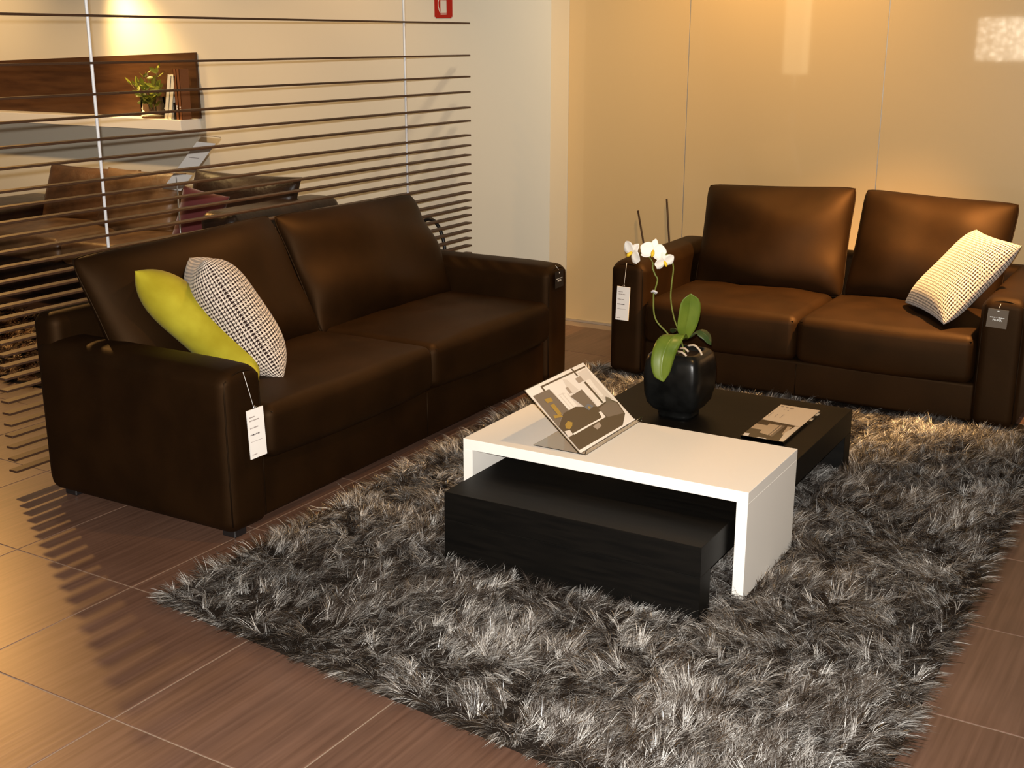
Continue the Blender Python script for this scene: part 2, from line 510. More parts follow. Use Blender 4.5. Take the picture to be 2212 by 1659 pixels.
def vnoise(x, y, cell, seed):
    g = np.random.default_rng(seed).uniform(-1, 1, (128, 128))
    u = x / cell + 50.3; w = y / cell + 20.7
    i = np.floor(u).astype(int); j = np.floor(w).astype(int); fu = u - i; fw = w - j
    fu = fu * fu * (3 - 2 * fu); fw = fw * fw * (3 - 2 * fw)
    i %= 127; j %= 127
    return (g[i, j] * (1 - fu) + g[i + 1, j] * fu) * (1 - fw) + (g[i, j + 1] * (1 - fu) + g[i + 1, j + 1] * fu) * fw


def make_pile(name, quad, count, holes, length, width, material, parent, off, seed, palette, per=22, spread=0.0075):
    rg = np.random.default_rng(seed)
    lo = quad.min(0); hi = quad.max(0)
    nt = max(1, count // per)
    tx = rg.uniform(lo[0], hi[0], nt); ty = rg.uniform(lo[1], hi[1], nt)
    ti = np.repeat(np.arange(nt), per)
    x = tx[ti] + rg.normal(0, spread, len(ti)); y = ty[ti] + rg.normal(0, spread, len(ti))
    ok = in_quad(x, y, quad, 0.003)
    for (a, b, c, d) in holes: ok &= ~((x > a) & (x < c) & (y > b) & (y < d))
    x = x[ok]; y = y[ok]; ti = ti[ok]
    n = len(x)
    # every tuft of yarn leans its own way, loosely following the lie of the pile
    t_ang = 2.2 * vnoise(tx, ty, 0.20, seed + 1) + 1.6 * vnoise(tx, ty, 0.07, seed + 2) + rg.normal(0, 0.85, nt) - 0.6
    t_til = np.clip(1.18 + 0.20 * vnoise(tx, ty, 0.12, seed + 5) + rg.normal(0, 0.18, nt), 0.5, 1.45)
    t_len = length * (1 + 0.15 * vnoise(tx, ty, 0.075, seed + 3) + rg.normal(0, 0.13, nt))
    t_col = rg.normal(0.48, 0.27, nt) + 0.16 * vnoise(tx, ty, 0.05, seed + 6) + 0.10 * vnoise(tx, ty, 0.3, seed + 7)
    ang = t_ang[ti] + rg.normal(0, 0.28, n)
    L = np.clip(t_len[ti] * (1 + rg.normal(0, 0.14, n)), length * 0.4, length * 1.7)
    tilt = np.clip(t_til[ti] + rg.normal(0, 0.15, n), 0.1, 1.46)
    # fibres at the border fall outward
    for k in range(4):
        a = quad[k]; b = quad[(k + 1) % 4]; e = b - a; nn = np.array([e[1], -e[0]]) / np.hypot(*e)
        dist = -((x - a[0]) * nn[0] + (y - a[1]) * nn[1])
        w = np.clip(1 - dist / 0.05, 0, 1)
        da = math.atan2(nn[1], nn[0])
        dx = np.cos(ang) * (1 - w) + math.cos(da) * w * 1.1; dy = np.sin(ang) * (1 - w) + math.sin(da) * w * 1.1
        ang = np.arctan2(dy, dx); tilt = np.clip(tilt + 0.25 * w, 0, 1.42)
    wd = width * rg.uniform(0.6, 1.35, n)
    c, s = np.cos(ang), np.sin(ang)
    twist = rg.normal(0, 0.5, n)
    wx = -s * np.cos(twist); wy = c * np.cos(twist); wz = np.sin(twist) * 0.6
    lev = [0.0, 0.38, 0.72, 1.0]; verts = np.zeros((n, 7, 3), np.float32)
    h = np.zeros(n); d = np.zeros(n); pr = 0.0
    for k, t in enumerate(lev):
        seg_t = t - pr; pr = t
        a = tilt * (0.45 + 0.75 * t)
        h = h + L * seg_t * np.cos(np.clip(a, 0, 1.5)); d = d + L * seg_t * np.sin(np.clip(a, 0, 1.5))
        px = x + c * d; py = y + s * d; pz = 0.010 + h
        ww = wd * (1.0, 1.0, 0.72, 0)[k] / 2
        if k < 3:
            verts[:, 2 * k] = np.stack([px - wx * ww, py - wy * ww, pz - wz * ww], 1)
            verts[:, 2 * k + 1] = np.stack([px + wx * ww, py + wy * ww, pz + wz * ww], 1)
        else:
            verts[:, 6] = np.stack([px, py, pz], 1)
    verts -= np.array(off, np.float32)
    base = (np.arange(n) * 7)[:, None]
    quads = np.concatenate([base + np.array([0, 1, 3, 2]), base + np.array([2, 3, 5, 4])], 1).reshape(-1)
    tris = (base + np.array([4, 5, 6])).reshape(-1)
    me = bpy.data.meshes.new(name)
    me.vertices.add(n * 7); me.vertices.foreach_set('co', verts.ravel())
    nl = n * 11; me.loops.add(nl); me.loops.foreach_set('vertex_index', np.concatenate([quads, tris]).astype(np.int32))
    me.polygons.add(n * 3)
    starts = np.concatenate([np.arange(n * 2) * 4, n * 8 + np.arange(n) * 3]).astype(np.int32)
    me.polygons.foreach_set('loop_start', starts)
    me.update(calc_edges=True)
    # yarn colour: fibre by fibre, silver, taupe and dark brown
    pick = np.clip(t_col[ti] + rg.normal(0, 0.17, n), 0, 0.999)
    pal = np.array(palette, np.float32); q = pick * (len(pal) - 1); i0 = q.astype(int); fr = (q - i0)[:, None]
    colr = pal[i0] * (1 - fr) + pal[i0 + 1] * fr
    rgba = np.ones((n, 7, 4), np.float32); rgba[:, :, :3] = colr[:, None, :]
    at = me.color_attributes.new('yarn', 'FLOAT_COLOR', 'POINT'); at.data.foreach_set('color', rgba.ravel())
    o = link(name, me, material, parent)
    tag(o, kind='stuff')
    return o


def yarn_mat(name, rough, spec):
    m = mat(name, (0.2, 0.2, 0.2), rough, spec); n, l, b = nodes(m)
    a = n.new('ShaderNodeAttribute'); a.attribute_name = 'yarn'; l.new(a.outputs['Color'], b.inputs['Base Color'])
    return m


M['yarn'] = yarn_mat('shiny rug yarn', 0.33, 0.75)
holes = [(-2.125, 3.245, -2.07, 3.72), (-1.155, 3.245, -1.10, 3.72), (-2.055, 3.02, -1.145, 3.125), (-2.06, 4.50, -1.145, 4.62),
         (-2.66, 5.38, -0.60, 5.6), (-2.80, 2.785, -2.735, 5.3)]
make_pile('pile', RQ, 400000, holes, 0.056, 0.0015, M['yarn'], rug, (-1.6, 3.9, 0), 21,
          [(0.009, 0.0055, 0.0035), (0.025, 0.016, 0.011), (0.080, 0.064, 0.053), (0.25, 0.23, 0.21), (0.58, 0.56, 0.53)], 11, 0.005)


# ------------------------------------------------------------------ sofas
def sofa(name, label, loc, rotz, Wd, D, aw, split, cushions, m_main, arm_h=0.61, seat_h=0.440, seat_b=0.248, extra_seed=0, back_h=0.70):
    root = empty(name, loc, label, 'sofa', rotz)
    bow = lambda P, N, h: P
    rbox('base', (aw - 0.01, 0.03, 0.035), (Wd - aw + 0.01, D - 0.05, seat_b), 0.018, m_main, root, (8, 4, 3))
    # upright seam in the middle of the front rail
    tube('seam', [(split, 0.0295, 0.05), (split, 0.0295, seat_b - 0.017)], 0.0022, M['piping'], root, 6)
    for s in (0, 1):
        x0, x1 = (0, aw) if s == 0 else (Wd - aw, Wd)

        def arm_d(P, N, h):
            Q = P.copy()
            top = np.clip(P[:, 2] / h[2], 0, 1)
            Q[:, 2] -= 0.010 * (top ** 3) * (P[:, 0] / h[0]) ** 2 + 0.020 * top ** 6 * np.abs(P[:, 0] / h[0]) ** 5
            Q[:, 2] -= 0.010 * np.clip(-P[:, 1] / h[1], 0, 1) ** 6 * top ** 3
            return Q
        a = rbox('arm', (x0, 0, 0.03), (x1, D - 0.03, arm_h), 0.046, m_main, root, (5, 12, 8), arm_d)
        r = 0.060; i = 0.015
        xa, xb = x0 + i, x1 - i; zt = arm_h - 0.022
        pts = [(xa, 0.0125, 0.06), (xa, 0.0125, zt - r * 1.2), (xa + r * 0.3, 0.012, zt - r * 0.3), (xa + r, 0.012, zt), (xb - r, 0.012, zt),
               (xb - r * 0.3, 0.012, zt - r * 0.3), (xb, 0.0125, zt - r * 1.2), (xb, 0.0125, 0.06)]
        tube('piping', smooth_path(pts, 3), 0.0028, M['piping'], a, 6)
    rbox('back_frame', (0.02, D - 0.13, 0.035), (Wd - 0.02, D, back_h), 0.045, m_main, root, (8, 4, 5))
    for k, (x0, x1) in enumerate(((aw + 0.004, split - 0.003), (split + 0.003, Wd - aw - 0.004))):
        rg = np.random.default_rng(5 + k + extra_seed)
        ph = rg.uniform(0, 6, 6)

        def seat_d(P, N, h):
            Q = P.copy(); u = P[:, 0] / h[0]; w = P[:, 1] / h[1]; t = P[:, 2] / h[2]
            dome = (1 - np.abs(u) ** 2.5) * (1 - np.abs(w) ** 4)
            up = np.clip(t, 0, 1)
            Q[:, 2] += 0.022 * dome * up
            Q[:, 2] += 0.004 * up * dome * (np.sin(5 * u + ph[0]) + np.sin(7 * w + 3 * u + ph[1]) + 0.6 * np.sin(13 * u - 5 * w + ph[2]))
            fr = np.clip(-w, 0, 1) ** 4
            Q[:, 1] -= 0.022 * fr * (1 - u ** 2) * (1 - 0.5 * t ** 2)
            # front lower edge droops in the middle of the cushion
            Q[:, 2] -= 0.012 * (1 - u ** 2) * np.clip(-t, 0, 1) * fr
            Q[:, 0] += 0.006 * u * (1 - t ** 2)
            return Q
        sc = rbox('seat_cushion', (x0, -0.012, seat_b), (x1, D - 0.30, seat_h), 0.040, m_main, root, (14, 12, 4), seat_d)
        n = 16; pts = []
        for q in range(n + 1):
            u = -0.965 + 1.93 * q / n
            pts.append(((x0 + x1) / 2 + u * (x1 - x0) / 2, -0.003 - 0.020 * (1 - u * u) * 0.6, seat_h - 0.022 + 0.006 * (1 - u * u)))
        tube('seam', pts, 0.0026, M['piping'], sc, 6)
    for (x0, x1, yb, yt, zb, zt, th, sd, roll) in cushions:
        h = math.hypot(yt - yb, zt - zb)
        vts, fcs, uvs = pillow_geo(x1 - x0, h, th * 1.15, 40, 0.030, 2.7, 0.034, sd, rnd_c=0.035)
        c = pyd('back_cushion', vts, fcs, m_main, root, True, uvs)
        up = Vector((0, yt - yb, zt - zb)).normalized(); xa = Vector((1, 0, 0))
        rm = Matrix.Rotation(R(roll), 3, xa.cross(up)); xa = rm @ xa; up = rm @ up
        frame(c, xa, up, xa.cross(up), ((x0 + x1) / 2, (yb + yt) / 2, (zb + zt) / 2))
        tube('seam', [(p[0] * q, p[1] * q, 0) for p, q in ((p, 1 - 0.035 * (min(1, abs(p[0]) / ((x1 - x0) / 2)) * min(1, abs(p[1]) / (h / 2))) ** 7) for p in seam_loop(x1 - x0, h, 0.030, 24))], 0.0030, M['piping'], c, 6, True)
    for fx in (0.08, Wd - 0.08):
        for fy in (0.07, D - 0.09):
            box('foot', (fx - 0.03, fy - 0.03, 0.0), (fx + 0.03, fy + 0.03, 0.035), M['black_metal'], root, 0.004, 1)
    return root


sofa('leather_sofa', 'long dark brown leather sofa in front of the slatted screen, lime cushion on it', (-2.735, 2.785, 0.0), R(90), 2.40, 0.955, 0.195, 1.205,
     [(0.105, 1.190, 0.56, 0.815, 0.405, 0.912, 0.225, 3, 1.6), (1.185, 2.225, 0.56, 0.815, 0.405, 0.912, 0.225, 4, -0.8)], M['leather'])
sofa('leather_sofa', 'two-seat dark brown leather sofa against the glossy tan wall', (-2.590, 5.340, 0.0), 0.0, 1.935, 0.955, 0.19, 0.960,
     [(0.205, 0.995, 0.575, 0.785, 0.395, 0.925, 0.225, 5, 2.2), (1.012, 1.745, 0.575, 0.785, 0.405, 0.922, 0.225, 6, -2.2)], M['leather'], seat_h=0.425, seat_b=0.212, extra_seed=9, back_h=0.60)


# ------------------------------------------------------------------ coffee tables
lt = empty('coffee_table', (-1.60, 3.815, 0.01), 'long low black coffee table on the rug, passing under the white one', 'coffee table')
x0, x1 = -0.441, 0.441; ya, yb = -0.785, 0.785
box('tabletop', (x0, ya, 0.148), (x1, yb, 0.242), M['black_oak'], lt, 0.0015, 1)
box('leg_panel', (x0, ya, 0.0), (x1, ya + 0.082, 0.148), M['black_oak'], lt, 0.0015, 1)
box('leg_panel', (x0, yb - 0.082, 0.0), (x1, yb, 0.148), M['black_oak'], lt, 0.0015, 1)
wt = empty('bridge_table', (-1.605, 3.48, 0.01), 'white lacquered bridge table standing over the low black one', 'coffee table')
x0, x1 = -0.502, 0.502; ya, yb = -0.232, 0.232
box('tabletop', (x0, ya, 0.312), (x1, yb, 0.349), M['white_lacquer'], wt, 0.001, 1)
box('leg_panel', (x0, ya, 0.0), (x0 + 0.036, yb, 0.312), M['white_lacquer'], wt, 0.001, 1)
box('leg_panel', (x1 - 0.036, ya, 0.0), (x1, yb, 0.312), M['white_lacquer'], wt, 0.001, 1)


# ------------------------------------------------------------------ printed pictures in acrylic
def print_mesh(name, polys, o, ua, va, nrm, material_names, parent, step=0.00008):
    """flat printed sheet: coloured shapes laid on each other in one mesh"""
    verts = []; faces = []; midx = []; mats = []
    o = Vector(o); ua = Vector(ua); va = Vector(va); nrm = Vector(nrm).normalized()
    for k, (mn, pts) in enumerate(polys):
        if mn not in mats: mats.append(mn)
        b = len(verts)
        for (u, v) in pts: verts.append(o + ua * min(max(u, 0), 1) + va * min(max(v, 0), 1) + nrm * step * k)
        area = sum(pts[i][0] * pts[(i + 1) % len(pts)][1] - pts[(i + 1) % len(pts)][0] * pts[i][1] for i in range(len(pts)))
        idx = list(range(b, len(verts)))
        faces.append(idx if (area > 0) == (ua.cross(va).dot(nrm) > 0) else idx[::-1]); midx.append(mats.index(mn))
    return pyd(name, verts, faces, [M[q] for q in mats], parent, midx=midx)


ps = empty('picture_stand', (-1.69, 3.5, 0.3595), 'tilted clear acrylic stand with a city view interior print, on the white table', 'picture stand')
O = Vector((-1.69, 3.5, 0.3595))
ua = Vector((0, 0.414, 0)); va = Vector((-0.208, 0.0, 0.180)); nr = Vector((0.180, 0, 0.208)).normalized()
bl = Vector((0.0, -0.2, 0.004))
A = [('p_pale', [(0, 0), (1, 0), (1, 1), (0, 1)]),
     ('p_cream', [(0.0, 1.0), (1.0, 1.0), (0.99, 0.02), (0.8, 0.02), (0.8, 0.5), (0.2, 0.9), (0.0, 0.85)]),
     ('p_cream', [(0.236, 0.935), (0.799, 0.926), (0.784, 0.84), (0.465, 0.681), (0.475, 0.762), (0.305, 0.759), (0.302, 0.88), (0.227, 0.886)]),
     ('p_pale', [(0.98, 0.914), (0.957, 0.774), (0.963, 0.376), (0.819, 0.434), (0.802, 0.769), (0.806, 0.904)]),
     ('p_brown', [(0.216, 0.963), (0.986, 0.95), (0.979, 0.928), (0.214, 0.94)]),
     ('p_brown', [(0.767, 1.0), (0.792, 0.991), (0.786, 0.863), (0.762, 0.868)]),
     ('p_brown', [(0.212, 0.959), (0.235, 0.948), (0.222, 0.799), (0.192, 0.802)]),
     ('p_grey', [(0.03, 0.892), (0.289, 0.881), (0.301, 0.519), (0.195, 0.524), (0.008, 0.406)]),
     ('p_cream', [(0.301, 0.755), (0.45, 0.737), (0.444, 0.52), (0.296, 0.527)]),
     ('p_pale', [(0.335, 0.75), (0.35, 0.748), (0.345, 0.524), (0.33, 0.525)]),
     ('p_pale', [(0.385, 0.745), (0.40, 0.743), (0.397, 0.522), (0.38, 0.523)]),
     ('p_pale', [(0.546, 0.918), (0.6, 0.887), (0.629, 0.701), (0.52, 0.679), (0.509, 0.782)]),
     ('p_mid', [(0.49, 0.80), (0.53, 0.80), (0.52, 0.70), (0.48, 0.71)]),
     ('p_mid', [(0.707, 0.85), (0.802, 0.857), (0.801, 0.776), (0.701, 0.772)]),
     ('p_cream', [(0.687, 0.773), (0.899, 0.762), (0.874, 0.635), (0.689, 0.66)]),
     ('p_cream', [(0.715, 0.685), (0.794, 0.66), (0.765, 0.397), (0.68, 0.389)]),
     ('p_cream', [(0.84, 0.70), (0.88, 0.70), (0.875, 0.48), (0.83, 0.48)]),
     ('p_brown', [(0.774, 0.757), (0.808, 0.754), (0.798, 0.399), (0.769, 0.401)]),
     ('p_grey', [(0.456, 0.673), (0.672, 0.686), (0.67, 0.394), (0.513, 0.473)]),
     ('p_brown', [(0.195, 0.524), (0.407, 0.526), (0.68, 0.389), (0.91, 0.401), (0.979, 0.316), (0.941, 0.129), (0.776, 0.021), (0.01, 0.037), (0.013, 0.247), (0.008, 0.406)]),
     ('p_grey', [(0.839, 0.40), (0.885, 0.455), (0.921, 0.42), (0.93, 0.38), (0.82, 0.375)]),
     ('p_grey', [(0.66, 0.36), (0.90, 0.39), (0.96, 0.31), (0.93, 0.15), (0.68, 0.21)]),
     ('p_gold', [(0.12, 0.79), (0.215, 0.778), (0.205, 0.72), (0.12, 0.73)]),
     ('p_gold', [(0.13, 0.69), (0.19, 0.69), (0.175, 0.53), (0.12, 0.54)]),
     ('p_gold', [(0.06, 0.56), (0.16, 0.53), (0.16, 0.49), (0.05, 0.52)]),
     ('p_gold', [(0.103, 0.391), (0.17, 0.415), (0.209, 0.372), (0.17, 0.335), (0.11, 0.315), (0.073, 0.347)]),
     ('p_blue', [(0.505, 0.465), (0.586, 0.486), (0.639, 0.422), (0.529, 0.403)]),
     ('p_gold', [(0.54, 0.44), (0.57, 0.45), (0.585, 0.42), (0.55, 0.415)]),
     ('p_cream', [(0.626, 0.322), (0.664, 0.315), (0.659, 0.223), (0.605, 0.244)]),
     ('p_cream', [(0.659, 0.223), (0.10, 0.228), (0.10, 0.250), (0.605, 0.244)]),
     ('p_pale', [(0.028, 0.323), (0.102, 0.307), (0.095, 0.238), (0.014, 0.234)]),
     ('p_mid', [(0.40, 0.20), (0.52, 0.21), (0.51, 0.15), (0.42, 0.14)]),
     ('p_cream', [(0.944, 0.14), (0.983, 0.015), (0.772, 0.017)]),
     ('p_cream', [(0.0, 0.037), (1.0, 0.018), (1.0, 0.0), (0.0, 0.0)])]
print_mesh('print', A, bl + nr * 0.0004, ua, va, nr, None, ps)


def slab(name, o, ua, va, th, material, parent):
    """thin plate spanned by two edges, thickness along its normal"""
    o = Vector(o); ua = Vector(ua); va = Vector(va); n = ua.cross(va).normalized() * th
    p = [o, o + ua, o + ua + va, o + va]
    v = p + [q + n for q in p]
    return pyd(name, v, [(3, 2, 1, 0), (4, 5, 6, 7), (0, 1, 5, 4), (1, 2, 6, 5), (2, 3, 7, 6), (3, 0, 4, 7)], material, parent)


sl = 1.0
slab('back_sheet', bl - nr * 0.0035 + Vector((0, -0.004, 0)), ua * 1.02, va * 1.01, 0.003, M['acrylic'], ps)
slab('base_sheet', (-0.175, -0.2, 0.0008), (0.195, 0, 0), (0, 0.42, 0), 0.0022, M['acrylic'], ps)
slab('lip', (0.020, -0.205, 0.002), (0.004, 0, 0.014), (0, 0.435, 0), 0.003, M['acrylic'], ps)

fd = empty('acrylic_display', (-1.33, 4.25, 0.2525), 'clear acrylic block with a cream and brown print lying on the black table', 'display block')
Of = Vector((-1.33, 4.25, 0.2525))
fl = Vector((-0.078, -0.222, 0.0005)); uf = Vector((0.156, 0.0, 0)); vf = Vector((0.0, 0.445, 0))
B = [('p_dark', [(0, 0), (1, 0), (1, 1), (0, 1)]),
     ('p_tan', [(0, 0.5), (1, 0.46), (1, 1), (0, 1)]),
     ('p_tan2', [(0.0, 0.218), (0.0, 0.36), (0.273, 0.355), (0.32, 0.22)]),
     ('p_tan2', [(0.288, 0.143), (0.277, 0.412), (0.534, 0.407), (0.532, 0.108)]),
     ('p_grey', [(0.532, 0.108), (0.532, 0.425), (0.672, 0.417), (0.655, 0.083)]),
     ('p_tan2', [(0.56, 0.12), (0.56, 0.41), (0.60, 0.41), (0.59, 0.11)]),
     ('p_tan2', [(0.789, 0.193), (0.723, 0.409), (0.835, 0.413), (0.842, 0.307), (0.85, 0.172)]),
     ('p_tan', [(0.896, 0.003), (0.822, 0.234), (0.883, 0.441), (0.994, 0.463), (1.0, 0.008)]),
     ('p_cream', [(0.039, 0.0), (0.01, 0.07), (0.127, 0.076), (0.167, 0.0)]),
     ('p_cream', [(0.36, 0.0), (0.40, 0.022), (0.55, 0.022), (0.62, 0.0)])]
for (a, b, c, d) in ((0.06, 0.93, 0.13, 0.955), (0.19, 0.92, 0.25, 0.95), (0.31, 0.91, 0.40, 0.94), (0.20, 0.86, 0.23, 0.875), (0.31, 0.84, 0.34, 0.86),
                     (0.05, 0.60, 0.065, 0.74), (0.20, 0.60, 0.215, 0.70), (0.34, 0.60, 0.355, 0.72)):
    B.append(('p_mid', [(a, b), (c, b), (c, d), (a, d)]))
print_mesh('print', B, fl + Vector((0, 0, 0.0123)), uf, vf, (0, 0, 1), None, fd)
box('block', (-0.0800, -0.2240, 0.0), (0.0800, 0.2255, 0.0124), M['acrylic'], fd, 0.0008, 1)


# ------------------------------------------------------------------ slatted screen
SX = -3.8
sc = empty('slat_screen', (SX, 4.37, 0), 'open screen of thin dark brown horizontal slats on two pale rods, behind the long sofa', 'screen')
zs = [.076, .122, .170, .215, .259, .303, .348, .392, .438, .483, .527, .572, .616, .662, .705, .748, .795, .848, .902, .956, 1.008, 1.063, 1.120, 1.201, 1.275, 1.362, 1.446, 1.562, 1.736]
slat_me = None
for z in zs:
    if slat_me is None:
        o = box('slat', (-0.022, -1.61, -0.0042), (0.022, 1.61, 0.0042), M['slat'], sc, 0.0015, 1)
        slat_me = o.data
    else:
        o = bpy.data.objects.new('slat', slat_me); COL.objects.link(o); o.parent = sc
    o.location = (-0.022, 0, z)
for y in (3.312 - 4.37, 5.372 - 4.37):
    tube('rod', [(-0.022, y, 0.0), (-0.022, y, 3.2)], 0.0062, M['white_paint'], sc, 10)


# ------------------------------------------------------------------ scatter cushions
def scatter(name, label, B0, w_dir, u_dir, size, th, material, seed, group=None, w=None):
    """B0 = lower corner of the pillow, w_dir along its lower edge, u_dir up its side"""
    wv = Vector(w_dir).normalized(); uv_ = Vector(u_dir).normalized(); w = w or size
    c = Vector(B0) + wv * w / 2 + uv_ * size / 2
    root = empty(name, c, label, 'cushion', 0, group)
    vts, fcs, uvs = pillow_geo(w, size, th, 40, 0.055, 3.6, 0.006, seed)
    o = pyd('cover', vts, fcs, material, root, True, uvs)
    frame(o, wv, uv_, wv.cross(uv_), (0, 0, 0))
    return root, o


def pil_axes(az, lean, dip):
    a = R(az); l = R(lean); n = Vector((math.cos(a), math.sin(a), 0)); up = -math.sin(l) * n + Vector((0, 0, math.cos(l)))
    w = Vector((-math.sin(a) * math.cos(R(dip)), math.cos(a) * math.cos(R(dip)), -math.sin(R(dip))))
    return w, (up - w * up.dot(w)).normalized()


wd_, up_ = pil_axes(43, 44, 12)
g, gc = scatter('scatter_cushion', 'lime green velvet cushion leaning on the long sofa beside its near arm', (-2.936, 3.174, 0.46), wd_, up_, 0.58, 0.19, M['green_velvet'], 31, w=0.36)
wd_, up_ = pil_axes(54, 28, 8)
scatter('scatter_cushion', 'houndstooth cushion on the long sofa, leaning on the lime green one', (-2.893, 3.255, 0.452), wd_, up_, 0.515, 0.22, M['hound'], 32, w=0.36)
ph = R(42)
scatter('scatter_cushion', 'houndstooth cushion on the two-seat sofa, propped against its right arm', (-1.244, 5.741, 0.46), (0.555, -0.832, 0),
        (math.sin(ph) * 0.832, math.sin(ph) * 0.555, math.cos(ph)), 0.46, 0.15, M['hound'], 33, w=0.458)


# ------------------------------------------------------------------ potted orchid
PC = Vector((-1.722, 4.19, 0.252))
orc = empty('potted_orchid', PC, 'white orchid with broad green leaves in a square black pot on the black table', 'potted plant')


def squircle(cx, cy, half, z, e, n=48):
    out = []
    for k in range(n):
        a = 2 * math.pi * k / n; c, s = math.cos(a), math.sin(a)
        out.append((cx + half * math.copysign(abs(c) ** (2 / e), c), cy + half * math.copysign(abs(s) ** (2 / e), s), z))
    return out


prof = [(0.052, 0.0, 4), (0.068, 0.0, 4), (0.070, 0.010, 4), (0.068, 0.022, 4.5), (0.088, 0.036, 5), (0.104, 0.060, 6), (0.1125, 0.105, 7), (0.115, 0.150, 7), (0.114, 0.190, 7),
        (0.110, 0.222, 7), (0.104, 0.243, 6.5), (0.092, 0.255, 6), (0.082, 0.258, 5.5), (0.074, 0.255, 5), (0.072, 0.235, 5)]
vts = []; fcs = []
for (hf, z, e) in prof: vts += squircle(0, 0, hf, z, e)
for i in range(len(prof) - 1):
    for k in range(48):
        fcs.append((i * 48 + k, i * 48 + (k + 1) % 48, (i + 1) * 48 + (k + 1) % 48, (i + 1) * 48 + k))
fcs.append(tuple(reversed(range(48))))
pyd('pot', vts, fcs, M['black_glaze'], orc, True)
vts = [(0, 0, 0.246)] + squircle(0, 0, 0.0725, 0.240, 5)
pyd('soil', vts, [(0, 1 + k, 1 + (k + 1) % 48) for k in range(48)], M['soil'], orc, True)


def rel(p): return Vector(p) - PC


def leaf(name, path, widths, side, material, parent, cup=0.12, rib=True):
    """broad leaf along a path with a folded midrib"""
    P = smooth_path([rel(p) for p in path], 5); n = len(P); sd = Vector(side).normalized()
    verts = []; faces = []
    for i, p in enumerate(P):
        t = i / (n - 1); k = t * (len(widths) - 1); a = int(min(k, len(widths) - 2)); w = widths[a] * (1 - (k - a)) + widths[a + 1] * (k - a)
        tg = (P[min(i + 1, n - 1)] - P[max(i - 1, 0)]).normalized(); s = (sd - tg * sd.dot(tg)).normalized(); nn = s.cross(tg)
        for q in (-1, -0.75, -0.5, -0.25, -0.05, 0, 0.05, 0.25, 0.5, 0.75, 1):
            depth = abs(q) ** 1.3 * cup * w - (0.0012 if abs(q) < 0.02 else 0)
            verts.append(p + s * q * w / 2 + nn * depth)
    for i in range(n - 1):
        for q in range(10):
            a = i * 11 + q; faces.append((a, a + 1, a + 12, a + 11))
    o = pyd(name, verts, faces, material, parent, True)
    m = o.modifiers.new('thick', 'SOLIDIFY'); m.thickness = 0.0018
    return o


def prof_w(wmax, pts): return [wmax * q for q in pts]


OV = (0.25, 0.62, 0.86, 0.97, 1.0, 0.96, 0.84, 0.62, 0.05)
OV2 = (0.22, 0.55, 0.80, 0.95, 1.0, 0.99, 0.92, 0.72, 0.06)
leaf('leaf', [(-1.695, 4.165, 0.560), (-1.690, 4.15, 0.60), (-1.676, 4.14, 0.66), (-1.668, 4.13, 0.71), (-1.664, 4.12, 0.745)], prof_w(0.079, OV2), (0.86, 0.50, 0), M['orchid_leaf'], orc)
leaf('leaf', [(-1.695, 4.165, 0.560), (-1.708, 4.11, 0.588), (-1.722, 4.06, 0.563), (-1.728, 4.03, 0.51), (-1.726, 4.02, 0.46), (-1.718, 4.02, 0.425)], prof_w(0.086, OV), (0.86, 0.50, 0.08), M['orchid_leaf'], orc)
leaf('leaf', [(-1.69, 4.185, 0.560), (-1.66, 4.20, 0.588), (-1.625, 4.20, 0.575), (-1.607, 4.20, 0.54)], prof_w(0.055, OV), (0.2, 0.9, 0.2), M['orchid_leaf_shaded'], orc)
leaf('leaf', [(-1.71, 4.20, 0.555), (-1.74, 4.24, 0.575), (-1.78, 4.28, 0.565), (-1.81, 4.31, 0.54)], prof_w(0.055, OV), (0.7, 0.7, 0.1), M['orchid_leaf_shaded'], orc)
st1 = [(-1.72, 4.165, 0.50), (-1.757, 4.15, 0.570), (-1.811, 4.14, 0.630), (-1.818, 4.132, 0.718), (-1.812, 4.132, 0.745), (-1.803, 4.13, 0.783), (-1.813, 4.13, 0.800), (-1.824, 4.13, 0.825),
       (-1.826, 4.132, 0.845), (-1.842, 4.13, 0.866), (-1.874, 4.125, 0.872)]
tube('stem', [rel(p) for p in smooth_path(st1, 5)], [0.0032] * 41 + [0.0022] * 10, M['stem'], orc, 8)
st2 = [(-1.70, 4.175, 0.50), (-1.722, 4.165, 0.580), (-1.742, 4.155, 0.640), (-1.755, 4.15, 0.71), (-1.753, 4.148, 0.77), (-1.748, 4.146, 0.835), (-1.765, 4.14, 0.875), (-1.800, 4.138, 0.885)]
tube('stem', [rel(p) for p in smooth_path(st2, 5)], 0.003, M['stem'], orc, 8)
tube('stem', [rel(p) for p in smooth_path([(-1.824, 4.13, 0.838), (-1.812, 4.13, 0.845), (-1.80, 4.128, 0.855), (-1.78, 4.125, 0.862)], 4)], 0.0018, M['stem'], orc, 6)
cl = pyd('clip', *tube('clip', [rel(p) for p in smooth_path([(-1.824, 4.125, 0.735), (-1.812, 4.118, 0.741), (-1.803, 4.126, 0.735), (-1.812, 4.136, 0.729)], 4)], 0.0042, None, None, 8, True, True), M['clip'], orc, True)
for pts in ([(-1.70, 4.13, 0.530), (-1.675, 4.11, 0.538), (-1.655, 4.10, 0.530)], [(-1.67, 4.13, 0.545), (-1.64, 4.12, 0.552), (-1.615, 4.115, 0.535), (-1.607, 4.113, 0.52)],
            [(-1.705, 4.12, 0.52), (-1.68, 4.10, 0.524), (-1.66, 4.095, 0.514)]):
    tube('root', [rel(p) for p in smooth_path(pts, 4)], 0.0042, M['root'], orc, 6)


